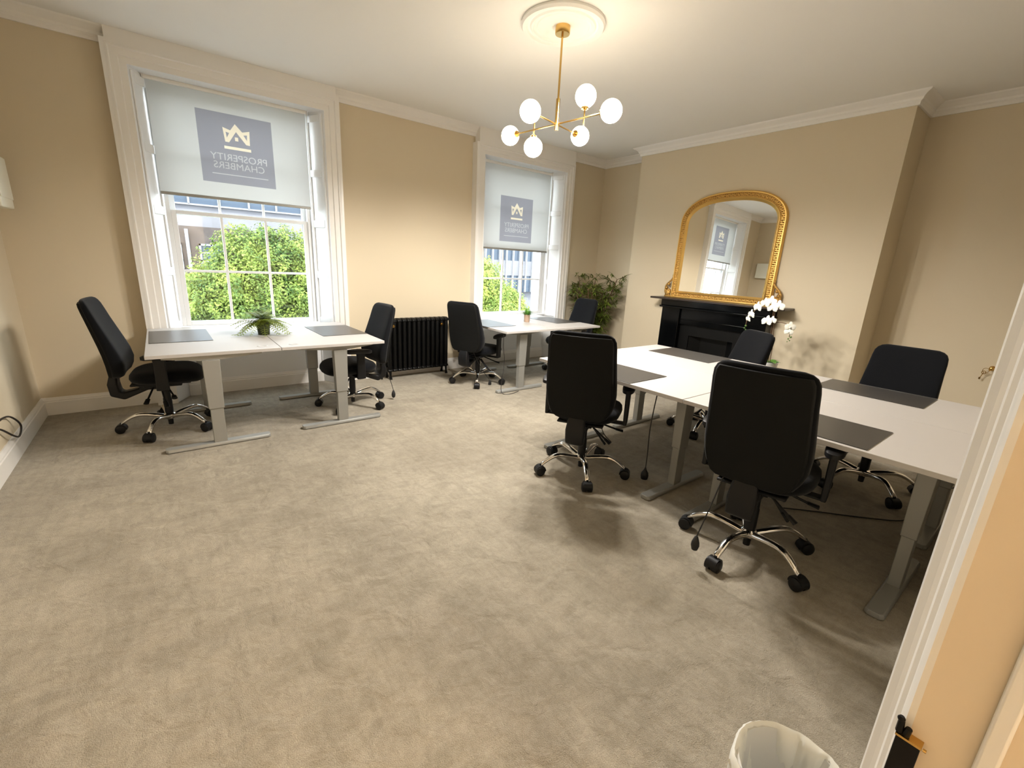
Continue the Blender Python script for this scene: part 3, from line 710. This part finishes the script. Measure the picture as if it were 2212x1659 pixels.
    mb = bar_path([(-.300, 0, .56), (-.305, 0, .50), (-.318, 0, .42), (-.310, 0, .345), (-.26, 0, .318), (-.18, 0, .345), (-.10, 0, .375)], [.04, .055, .064, .062, .05, .04, .04], [.012, .022, .032, .036, .030, .022, .018])
    U.append(mb.build('back_support', M['plastic'], root, bevel=.012, smooth=60))
    for s_ in (-1, 1):
        mb = MB(); mb.rings([[(.02+a*dx_, s_*(.285+b*dy), z) for a, b in ((-1, -1), (1, -1), (1, 1), (-1, 1))] for z, dx_, dy in ((.40, .042, .012), (.46, .040, .014), (.60, .036, .016), (.66, .042, .016))])
        mb.box(-.01, .05, min(s_*.10, s_*.295), max(s_*.10, s_*.295), .398, .412)
        am = mb.build('armrest', M['plastic'], root, bevel=.006); U.append(am)
        mb = MB(); rs = []
        for z, q in ((.652, .86), (.658, 1), (.680, 1), (.688, .88)):
            rs.append([(.035+sq(cos(2*pi*j/24), 0, .125*q, 0, 3)[0], s_*.285+sq(0, sin(2*pi*j/24), 0, .042*q, 2.6)[1], z-.010*max(0, -sq(cos(2*pi*j/24), 0, .125, 0, 3)[0]/.125)) for j in range(24)])
        mb.rings(rs); mb.build('arm_pad', M['plastic'], am, smooth=50)
    return root, [u.name for u in U]
proto, upper = make_chair()
CG = 'black high back task chairs with chrome bases'
specs = [(-.08, 4.52, -6, 28, 0, 'black task chair at the far left, side on, against the left desk end', None),
         (4.62, 4.62, 180, 20, -.05, 'black task chair beside the bamboo plant, half hidden behind the far desks', None),
         (4.0, 2.02, 150, 47, -.10, 'black task chair between the four desks and the black fireplace', None),
         (3.94, .76, 178, 12, -.06, 'black task chair in the right alcove behind the far desk edge', None),
         (2.32, 2.07, 32, 16, .01, 'black task chair seen from behind at the near left desk, room centre', None),
         (1.41, 4.41, 184, 15, -.06, 'black task chair between the large window desk and the radiator', (-.42, .06, .10)),
         (3.04, 4.58, 24, 20, -.05, 'black task chair right of the radiator, seen from behind', (-.02, -.20, .06)),
         (2.39, .87, 10, 34, .02, 'nearest and largest black task chair, back to the camera, pump bulb hanging', (-.36, .16, .17))]
cs_ = [copy_tree(proto) for _ in range(len(specs)-1)] + [proto]
for (x, y, th, ph, lf, lb, bl), c in zip(specs, cs_):
    c.location = (x, y, 0); c.rotation_euler.z = radians(th); tag(c, lb, 'chair', CG)
    for ch in c.children:
        b = ch.name.split('.')[0]
        if b == 'base_leg': ch.rotation_euler.z = radians(ph-th+72*ch['phase'])
        elif b in ('mechanism', 'lever', 'seat', 'backrest', 'back_support', 'armrest'): ch.location.z = lf
    if bl:
        sy = 1 if bl[1] > 0 else -1
        mb = MB(); a = Vector((-.28, sy*.10, .52+lf)); e = Vector(bl); m_ = a.lerp(e, .5)+Vector((-.03, 0, -.04))
        pts = [(1-t)**2*a+2*t*(1-t)*m_+t*t*e for t in [i/10 for i in range(11)]]
        mb.tube(pts, .0032, 7); tb = mb.build('pump_tube', M['rubber'], c)
        mb = MB(); mb.lathe([(.003, .05), (.009, .045), (.019, .015), (.021, -.005), (.015, -.028), (.003, -.036)], 14); mb.build('pump_bulb', M['rubber'], tb, loc=tuple(e-Vector((0, 0, .045))))

# ------------------------------------------------------------------ plants
def leaf(mb, p, d, L, w, up=Vector((0, 0, 1)), droop=.0, seg=3):
    """tapered bent leaf blade from p along d"""
    d = d.normalized(); s = d.cross(up)
    s = s.normalized() if s.length > 1e-3 else Vector((1, 0, 0))
    vs_, fs = [], []
    for i in range(seg+1):
        t = i/seg; c = p+d*L*t+Vector((0, 0, -droop*L*t*t)); ww = w*sin(pi*min(.97, .12+.86*t))
        if i == seg: ww = w*.05
        vs_ += [c-s*ww/2, c+Vector((0, 0, -ww*.12)), c+s*ww/2]
    for i in range(seg):
        a = i*3; fs += [(a, a+1, a+4, a+3), (a+1, a+2, a+5, a+4)]
    mb.add(vs_, fs)
# fern on the left desks
R = random.Random(3)
fr = empty('potted_fern', (.69, 4.60, .7395)); tag(fr, 'bushy green fern in a dark green pot on the large window desks', 'plant')
mb = MB(); mb.lathe([(.004, 0), (.036, 0), (.046, .085), (.046, .09), (.041, .09), (.040, .075), (.004, .075)], 24); mb.build('pot', M['green_pot'], fr)
mb = MB()
for k in range(72):
    a = 2*pi*k/72*5+R.uniform(-.2, .2); el = R.uniform(.1, 1.5); Lf = R.uniform(.10, .19); out = Vector((cos(a)*cos(el), sin(a)*cos(el), sin(el)))
    p = Vector((0, 0, .08)); N = 13
    pts = []
    for i in range(N):
        t = i/(N-1); pts.append(p+out*Lf*t+Vector((cos(a), sin(a), 0))*.03*t+Vector((0, 0, -.13*(1-.35*el)*t*t)))
    for q in pts: q.z = max(q.z, .014)
    mb.tube(pts, .0011, 4)
    for i in range(1, N):
        t = i/(N-1); td = (pts[i]-pts[i-1]).normalized(); sd = td.cross(Vector((0, 0, 1))).normalized() if abs(td.z) < .98 else Vector((1, 0, 0))
        ll = .032*sin(pi*(.15+.8*t))+.004
        for s_ in (-1, 1):
            leaf(mb, pts[i], sd*s_+td*.35, ll, .009, droop=.2, seg=2)
mb.build('fronds', M['fern'], fr, smooth=0); fr.scale = (1.3, 1.3, 1.3)
# small grass on the far desks
gp = empty('potted_grass', (3.79, 4.56, .7395)); tag(gp, 'small bright green grass plant in a beige pot on the far window desks', 'plant')
mb = MB(); mb.lathe([(.004, 0), (.032, 0), (.036, .085), (.033, .085), (.032, .075), (.004, .075)], 22); mb.build('pot', M['terracotta'], gp)
mb = MB()
for k in range(240):
    a = R.uniform(0, 2*pi); el = R.uniform(.35, 1.5); r0 = R.uniform(0, .022)
    leaf(mb, Vector((r0*cos(a), r0*sin(a), .075)), Vector((cos(a)*cos(el), sin(a)*cos(el), sin(el))), R.uniform(.05, .11), .006, droop=R.uniform(0, .35))
mb.build('grass_blades', M['grass'], gp, smooth=0); gp.scale = (1.15, 1.15, 1.15)
# bamboo / palm in the corner
bp_ = empty('bamboo_plant', (5.42, 4.92, 0)); tag(bp_, 'tall artificial bamboo plant in the corner beside the chimney breast', 'plant')
mb = MB(); mb.lathe([(.004, 0), (.12, 0), (.155, .28), (.16, .30), (.145, .30), (.14, .27), (.004, .27)], 28); mb.build('pot', M['plastic'], bp_)
st = MB(); fo = MB()
for k in range(14):
    a = 2*pi*k/14+R.uniform(-.3, .3); b0 = Vector((.05*cos(a), .05*sin(a), .27)); lean = R.uniform(.08, .30); hgt = R.uniform(.75, 1.12)
    tip = b0+Vector((lean*cos(a), lean*sin(a), hgt)); pts = [b0.lerp(tip, t)+Vector((0, 0, 0))+Vector((cos(a), sin(a), 0))*(.05*t*t) for t in [i/8 for i in range(9)]]
    st.tube(pts, .006, 7)
    for i in range(2, 9):
        for _ in range(5):
            aa = R.uniform(0, 2*pi); sub = Vector((cos(aa), sin(aa), R.uniform(-.1, .6))).normalized()
            sl_ = R.uniform(.08, .19); e = pts[i]+sub*sl_
            if e.x > 5.90-5.42: e.x = .47
            if e.y > W-.06-4.92: e.y = W-.06-4.92
            st.tube([pts[i], e], .002, 4)
            for q in range(9):
                bb = aa+R.uniform(-1.1, 1.1); dd = Vector((cos(bb), sin(bb), R.uniform(-.5, .7))); Ll = R.uniform(.08, .15)
                pp_ = pts[i].lerp(e, R.uniform(.5, 1))
                if pp_.x+dd.normalized().x*Ll > 5.93-5.42: dd.x = -abs(dd.x)
                if pp_.y+dd.normalized().y*Ll > W-.03-4.92: dd.y = -abs(dd.y)
                if pp_.x < -.20 and pp_.z < 1.12: continue
                if (pp_+dd.normalized()*Ll).x > .16 and (pp_+dd.normalized()*Ll).y < -.44: continue
                leaf(fo, pp_, dd, Ll, .016, droop=.15)
st.build('canes', M['stem'], bp_); fo.build('foliage', M['palm'], bp_, smooth=0)
mb = MB(); mb.lathe([(.004, 0), (.14, 0), (.14, .012), (.004, .012)], 24); mb.build('soil', M['soil'], bp_, loc=(0, 0, .262))
# orchid by the fireplace
oc = empty('orchid', (4.90, 1.93, 0)); tag(oc, 'white flowering orchid standing in front of the right end of the fireplace', 'plant')
mb = MB(); mb.lathe([(.004, 0), (.085, 0), (.07, .06), (.06, .45), (.085, .60), (.088, .62), (.075, .62), (.07, .58), (.004, .58)], 28); mb.build('tall_pot', M['white_pot'], oc)
mb = MB()
for a, l_ in ((-.3, .17), (2.4, .16), (1.2, .15), (4.0, .17), (5.2, .14)):
    leaf(mb, Vector((0, 0, .60)), Vector((cos(a), sin(a), .85)), l_, .065, droop=.5, seg=5)
mb.build('leaves', M['grass'], oc, smooth=60)
def orch_path(P): 
    out = []; P = [Vector(p) for p in P]
    for i in range(len(P)-1):
        p0 = P[max(i-1, 0)]; p1 = P[i]; p2 = P[i+1]; p3 = P[min(i+2, len(P)-1)]
        for k in range(6):
            t = k/6; out.append(.5*((2*p1)+(-p0+p2)*t+(2*p0-5*p1+4*p2-p3)*t*t+(-p0+3*p1-3*p2+p3)*t**3))
    return out+[P[-1]]
mb = MB()
s1 = orch_path([(0, 0, .58), (0, .03, .85), (0, .05, 1.10), (0, .06, 1.23), (-.02, .13, 1.22), (-.02, .22, 1.13), (-.02, .285, 1.02), (-.02, .29, .95)])
s2 = orch_path([(0, -.01, .58), (.01, 0, .80), (.01, .02, 1.0), (.0, -.03, 1.03), (0, -.10, 1.02), (0, -.14, .98), (0, -.14, .90)])
mb.tube(s1, .004, 8); mb.tube(s2, .0035, 8); mb.tube([(0, .005, .58), (0, .045, 1.24)], .003, 6)
mb.build('flower_stem', M['stem'], oc)
def flower(c, n_, s=1.):
    c = Vector(c); n_ = Vector(n_).normalized(); q = n_.to_track_quat('Z', 'Y').to_matrix().to_4x4(); q.translation = c
    mb = MB()
    for a, L, w_, z in ((90, .055, .034, 0), (210, .052, .032, 0), (330, .052, .032, 0), (5, .052, .055, .004), (175, .052, .055, .004)):
        a = radians(a); d = Vector((cos(a), sin(a), .12)); sd = Vector((-sin(a), cos(a), 0)); vs_ = []; fs = []
        for i in range(6):
            t = i/5; wd = w_*sin(pi*(.10+.82*t))**.7; cc = d*L*s*t+Vector((0, 0, z-.010*t*t))
            vs_ += [cc-sd*wd*s/2, cc+Vector((0, 0, .004)), cc+sd*wd*s/2]
        for i in range(5):
            k = i*3; fs += [(k, k+1, k+4, k+3), (k+1, k+2, k+5, k+4)]
        mb.add(vs_, fs, q)
    mb.ball((0, -.006*s, .008), .010*s, 8, (1, 1.3, 1), q)
    return mb.build('flower', M['petal'], oc, smooth=60)
for c_, n_, s_ in (((-.03, .08, 1.225), (-1, .1, .1), 1.15), ((-.03, .135, 1.205), (-1, .3, 0), 1.05), ((-.03, .20, 1.16), (-1, .5, 0), 1.1), ((-.03, .25, 1.08), (-1, .6, -.1), 1.0), ((-.03, .0, 1.19), (-1, -.1, 0), 1.1), ((-.03, .055, 1.165), (-1, 0, .1), 1.0),
                   ((-.03, .085, 1.03), (-1, .2, .2), 1.1), ((-.03, .035, 1.045), (-1, 0, .1), .8), ((-.01, -.135, 1.0), (-1, -.5, 0), .95), ((-.01, -.13, .95), (-1, -.2, 0), .8), ((-.03, .275, 1.03), (-1, .7, -.2), .8)):
    flower(c_, n_, s_)
for c_, r_ in (((-.02, .29, .955), .011), ((-.02, .30, .93), .008), ((-.02, .285, .915), .007), ((0, -.155, .90), .010), ((0, -.135, .88), .008), ((0, -.15, .865), .006), ((0, -.13, .85), .005)):
    mb = MB(); mb.ball(c_, r_, 10); mb.build('bud', M['bud'], oc)

# ------------------------------------------------------------------ small things
# cream box on the left wall
bx = empty('wall_unit', (XL+.001, 5.03, 1.875)); tag(bx, 'cream plastic box mounted on the left wall near the corner', 'wall unit')
mb = MB(); mb.box(0, .13, -.18, .18, -.18, .18); mb.build('housing', M['cream_box'], bx, bevel=.008)
mb = MB(); mb.box(.13, .136, -.172, .172, -.115, .172); mb.build('front_cover', M['cream_box'], bx, bevel=.003)
# looped black cable on left wall
mb = MB(); pts = []
base = [(.012, -.35, .40), (.012, -.15, .36), (.012, .06, .345), (.012, .22, .305), (.026, .31, .235), (.026, .33, .185), (.026, .24, .155), (.026, .12, .20), (.012, -.02, .29), (.012, -.2, .36), (.012, -.35, .42)]
mb.tube(orch_path(base), .006, 8)
o = mb.build('power_cable', M['cable'], loc=(XL+.012, 4.1, 0)); tag(o, 'looped black cable hanging low on the left wall', 'cable')
# chrome socket on skirting by the radiator
sk = empty('wall_socket', (1.985, W-.022, .095)); tag(sk, 'brushed steel double socket on the skirting left of the radiator', 'socket')
mb = MB(); mb.box(-.073, .073, -.006, 0, -.042, .042); mb.build('face_plate', M['socket'], sk, bevel=.002)
for x in (-.036, .036):
    mb = MB(); mb.box(x-.012, x+.012, -.009, -.006, .012, .026); mb.box(x-.014, x+.014, -.008, -.006, -.025, .0); mb.build('switch', M['rubber'], sk)
# cables under desks
def cable(name, P, label, r=.004):
    mb = MB(); mb.tube(orch_path(P), r, 8); o = mb.build(name, M['cable']); tag(o, label, 'cable'); return o
pc = empty('power_cable', (2.60, 1.70, .70)); tag(pc, 'black power lead with plug dangling below the near left desk', 'cable')
mb = MB(); mb.tube(orch_path([(0, -.02, .012), (.005, 0, -.15), (-.01, .0, -.32), (.008, .005, -.50), (0, .0, -.60)]), .004, 8); mb.build('lead', M['cable'], pc)
mb = MB(); mb.lathe([(.004, -.685), (.024, -.685), (.028, -.66), (.024, -.635), (.010, -.615), (.004, -.595)], 14); mb.build('plug', M['plastic'], pc)
cable('power_cable', [(3.04, 4.05, .712), (3.03, 4.04, .55), (3.06, 4.05, .38), (3.02, 4.02, .2), (2.99, 4.0, .06), (3.0, 3.96, .006), (3.1, 3.93, .005), (3.24, 3.98, .005)], 'thin black cable falling from the far window desk corner to the carpet', .0035)
cable('power_cable', [(3.0, 2.40, .70), (3.0, 2.38, .5), (2.92, 2.38, .3), (2.88, 2.36, .12), (2.95, 2.3, .006)], 'thin cable beside the left leg of the four desk group', .0035)
cable('power_cable', [(3.05, .95, .006), (3.2, .8, .005), (3.42, .56, .005), (3.6, .42, .005), (3.95, .36, .005), (4.3, .40, .005), (4.6, .30, .005)], 'long black cable lying on the carpet under the alcove chair', .004)
cable('power_cable', [(3.35, .25, .70), (3.55, .16, .62), (3.75, .12, .66), (3.9, .10, .56), (3.82, .09, .50), (3.75, .10, .56), (3.85, .09, .66), (4.0, .08, .68)], 'curled black cable hanging beneath the desk end by the doorway wall', .004)
# keys in the alcove wall lock
ky = empty('lock_with_keys', (XR2, .455, .735)); tag(ky, 'small brass lock with a hanging key ring on the right alcove wall', 'lock')
mb = MB(); mb.tube([(0, 0, 0), (-.012, 0, 0)], .022, 18); mb.tube([(-.012, 0, 0), (-.045, 0, 0)], [.012, .014], 14); mb.ball((-.055, 0, 0), .02, 12, (.7, 1, 1)); mb.build('lock_body', M['brass'], ky)
mb = MB(); mb.tube([(-.05, 0, -.005), (-.085, .01, -.02)], .003, 6); mb.tube([(-.04+.0*cos(a), .035+.022*cos(a), -.025+.022*sin(a)) for a in [2*pi*k/16 for k in range(16)]], .002, 6, closed=True); mb.build('key_ring', M['brass'], ky)
mb = MB(); mb.tube([(-.04, .045, -.045), (-.035, .06, -.10)], .003, 6); mb.tube([(-.04, .045+.014*cos(a), -.045+.014*sin(a)) for a in [2*pi*k/14 for k in range(14)]], .003, 6, closed=True); mb.box(-.037, -.033, .055, .068, -.115, -.095); mb.build('key', M['brass'], ky)
# black rim lock keep on the door jamb
kp = empty('lock_keep', (DX1, YN, .76)); tag(kp, 'black metal lock keep on the white door frame at the lower right', 'lock')
mb = MB(); mb.box(-.016, -.0005, -.016, .012, -.045, .062); mb.build('keep_box', M['iron'], kp, bevel=.002)
mb = MB(); mb.box(-.017, -.0005, -.017, .013, .060, .0635); mb.tube([(-.010, -.018, .058), (-.010, -.022, .058)], .0025, 8); mb.build('keep_rim', M['brass'], kp)
mb = MB(); mb.tube([(-.010, .010, .064), (-.010, .011, .084)], [.005, .004], 8); mb.tube([(-.010, .003, .064), (-.011, .001, .078)], [.005, .004], 8); mb.ball((-.010, .012, .086), .005, 8); mb.build('catch', M['iron'], kp)
# waste bin with liner
bn = empty('waste_bin', (1.075, .185, 0)); tag(bn, 'round waste bin with crumpled white liner by the doorway', 'bin')
mb = MB(); mb.lathe([(.004, 0), (.095, 0), (.120, .29), (.124, .295), (.116, .295), (.092, .006), (.004, .006)], 32); mb.build('bin_body', M['bin'], bn)
mb = MB(); rs = []
for r_, z, amp in ((.1245, .19, .010), (.1275, .235, .007), (.129, .275, .004), (.130, .298, .003), (.1245, .306, .002), (.1165, .300, .004), (.112, .285, .012), (.106, .24, .014), (.104, .18, .012), (.094, .06, .010), (.085, .02, .006), (.02, .015, .0)):
    ring = []
    for k in range(96):
        a = 2*pi*k/96; d = amp*(noise.noise(Vector((cos(a)*2.2, sin(a)*2.2, z*5)))*2.4+1.6*abs(noise.noise(Vector((cos(a)*7, sin(a)*7, z*6)))))
        zz = z+(.012*noise.noise(Vector((cos(a)*3, sin(a)*3, 7))) if z < .24 and r_ > .12 else .004*noise.noise(Vector((cos(a)*4, sin(a)*4, 3))))
        ring.append(((r_+max(-amp, d))*cos(a), (r_+max(-amp, d))*sin(a), max(.012, zz)))
    rs.append(ring)
mb.rings(rs, cap0=False); mb.build('bin_liner', M['bag'], bn, smooth=60)
# unseen warm lamp added behind the camera to light the doorway
hl = empty('added_hall_lamp', (.9, -1.1, 2.9)); tag(hl, 'unseen warm globe lamp added in the hall to light the doorway', 'ceiling lamp')
mb = MB(); mb.tube([(0, 0, 0), (0, 0, -.35)], .004, 8); mb.build('cord', M['cable'], hl)
mb = MB(); mb.ball((0, 0, -.45), .10, 24); mb.build('shade', M['added_hall_globe'], hl, smooth=180)

# ------------------------------------------------------------------ outside
mb = MB(); mb.box(-40, 60, WT+.3, 60, -4.9, -4.8); o = mb.build('ground', M['street'], smooth=0); struct(o)
def tree(x, y, z, blobs, m, nl, ls, label, seed):
    R = random.Random(seed); root = empty('street_tree', (x, y, -4.8)); tag(root, label, 'tree', 'green trees outside the windows')
    mb = MB(); mb.tube([(0, 0, 0), (.05, .05, 1.5), (.0, 0, 3.2), (.1, 0, z+4.8)], [.22, .17, .14, .06], 10)
    for (bx_, by_, bz_, br) in blobs: mb.tube([(0, 0, 2.6), (bx_*.5, by_*.5, (2.6+bz_+4.8)/2+.2), (bx_, by_, bz_+4.8)], [.09, .06, .02], 6)
    mb.build('trunk', M['bark'], root)
    vs_, fs = [], []
    tot = sum(b[3]**2 for b in blobs)
    for (bx_, by_, bz_, br) in blobs:
        for _ in range(int(nl*br*br/tot)):
            a = R.uniform(0, 2*pi); cz = R.uniform(-1, 1); sr = math.sqrt(1-cz*cz)
            d = Vector((sr*cos(a), sr*sin(a), cz)); rad_ = br*(R.uniform(.35, 1)**.4)*(1+.50*noise.noise(d*2.6+Vector((bx_, by_, seed))))
            c = Vector((bx_, by_, bz_+4.8))+d*rad_
            n_ = (d*.8+Vector((R.gauss(0, .5), R.gauss(0, .5)-.25, R.gauss(0, .5)+.5))).normalized()
            u = n_.orthogonal().normalized(); v = n_.cross(u); th = R.uniform(0, 2*pi); u, v = u*cos(th)+v*sin(th), v*cos(th)-u*sin(th)
            s = ls*R.uniform(.6, 1.25); k = len(vs_)
            vs_ += [c-u*s*.5, c+v*s*.28+n_*s*.05, c+u*s*.5-n_*s*.1, c-v*s*.28+n_*s*.05]; fs.append((k, k+1, k+2, k+3))
    me = bpy.data.meshes.new('crown'); me.from_pydata([tuple(v) for v in vs_], [], fs); me.materials.append(m); me.update()
    o = bpy.data.objects.new('crown', me); col.objects.link(o); o.parent = root
    return root
tree(2.1, 13.5, .3, [(0, 0, .6, 1.25), (-.8, -.3, .35, .95), (.95, .1, .9, 1.05), (-.25, -.2, 1.35, .75), (.45, .1, 1.5, .7), (-.45, -.4, -.8, 1.1), (.95, -.3, -.5, 1.1), (-1.35, 0, -.6, .75), (1.8, .4, 1.05, .85), (1.8, .0, -.1, .9), (2.35, .3, .75, .8), (-1.25, .2, .5, .55)], M['tree_leaf'], 95000, .082, 'broad leafy green tree filling the large left window', 5)
tree(.75, 9.6, -1.5, [(0, 0, -1.0, .8), (.9, .2, -.9, .8), (1.8, .1, -.85, .7), (-.6, 0, -1.2, .6)], M['tree_leaf'], 24000, .07, 'low bushy green tree at the bottom of the large left window', 6)
tree(9.0, 13.5, .2, [(0, 0, .5, 1.0), (.3, -.1, -.5, 1.1), (-.6, 0, .0, 1.0), (-.1, 0, 1.15, .55), (1.0, 0, -.7, .7)], M['tree_leaf2'], 40000, .085, 'yellow green tree in the left panes of the far window', 7)
tree(13.0, 17.2, -.9, [(0, 0, -.5, .9), (-.6, 0, -.8, .8), (.5, 0, -.9, .7), (0, 0, .05, .45)], M['tree_leaf2'], 18000, .095, 'lower yellow green tree in the right panes of the far window', 8)

# building across the street
bd = empty('office_building', (0, 23, -4.8)); tag(bd, 'long grey building with ribbon windows across the street', 'building')
mb = MB(); mb.box(-14, 34, 0, 8, 0, 11.5); mb.build('wall', M['concrete'], bd, smooth=0)
for fl in range(3):
    z0 = 7.55+fl*2.2-2.2*1; zz0 = z0+.55
    if fl == 0: continue
    mb = MB(); mb.box(-14, 12.0, -.06, 0, zz0-.1, zz0+1.05); o = mb.build('ribbon_window', M['dark_glass'], bd, smooth=0)
    g = MB()
    for k in range(25): 
        xx = -13.5+k*1.05; g.box(xx, xx+.07, -.12, -.05, zz0-.1, zz0+1.05)
    g.box(-14, 12, -.12, -.05, zz0-.14, zz0-.08); g.build('mullion', M['facade_frame'], o, smooth=0)
mb = MB(); mb.box(12.2, 30, -.3, 0, 4.6, 11.5); o = mb.build('curtain_wall', M['dark_glass'], bd, smooth=0)
g = MB()
for k in range(34): g.box(12.2+k*.52, 12.2+k*.52+.09, -.42, -.29, 4.6, 11.5)
g.build('fin', M['facade_frame'], o, smooth=0)
mb = MB(); mb.box(12.2, 30, -.36, 0, 5.6, 6.5); mb.build('spandrel', M['concrete'], bd, smooth=0)
# darker brick house in front at left
bh = empty('brick_house', (-1.2, 19, -4.8)); tag(bh, 'dark brick house with white sash windows behind the big tree', 'building')
mb = MB(); mb.box(-6, 4.0, 0, 3.5, 0, 7.0); mb.build('wall', M['brick'], bh, smooth=0)
for xx in (-3.5, -.2 + 1.35, 2.35):
    for zz in (5.3, 2.6):
        mb = MB(); mb.box(xx, xx+.72, -.03, .0, zz, zz+1.15); w_ = mb.build('window', M['dark_glass'], bh, smooth=0)
        g = MB()
        for a, b, c_, d_ in ((0, .06, 0, 1.15), (.66, .72, 0, 1.15), (0, .72, 0, .07), (0, .72, .56, .62), (0, .72, 1.09, 1.15), (.34, .38, 0, 1.15), (0, .72, .28, .31), (0, .72, .84, .87)): g.box(xx+a, xx+b, -.06, -.02, zz+c_, zz+d_)
        g.build('window_frame', M['facade_frame'], w_, smooth=0)
mb = MB(); mb.tube([(2.05, -.08, 0), (2.05, -.08, 6.9)], .05, 8); mb.build('drainpipe', M['facade_frame'], bh)
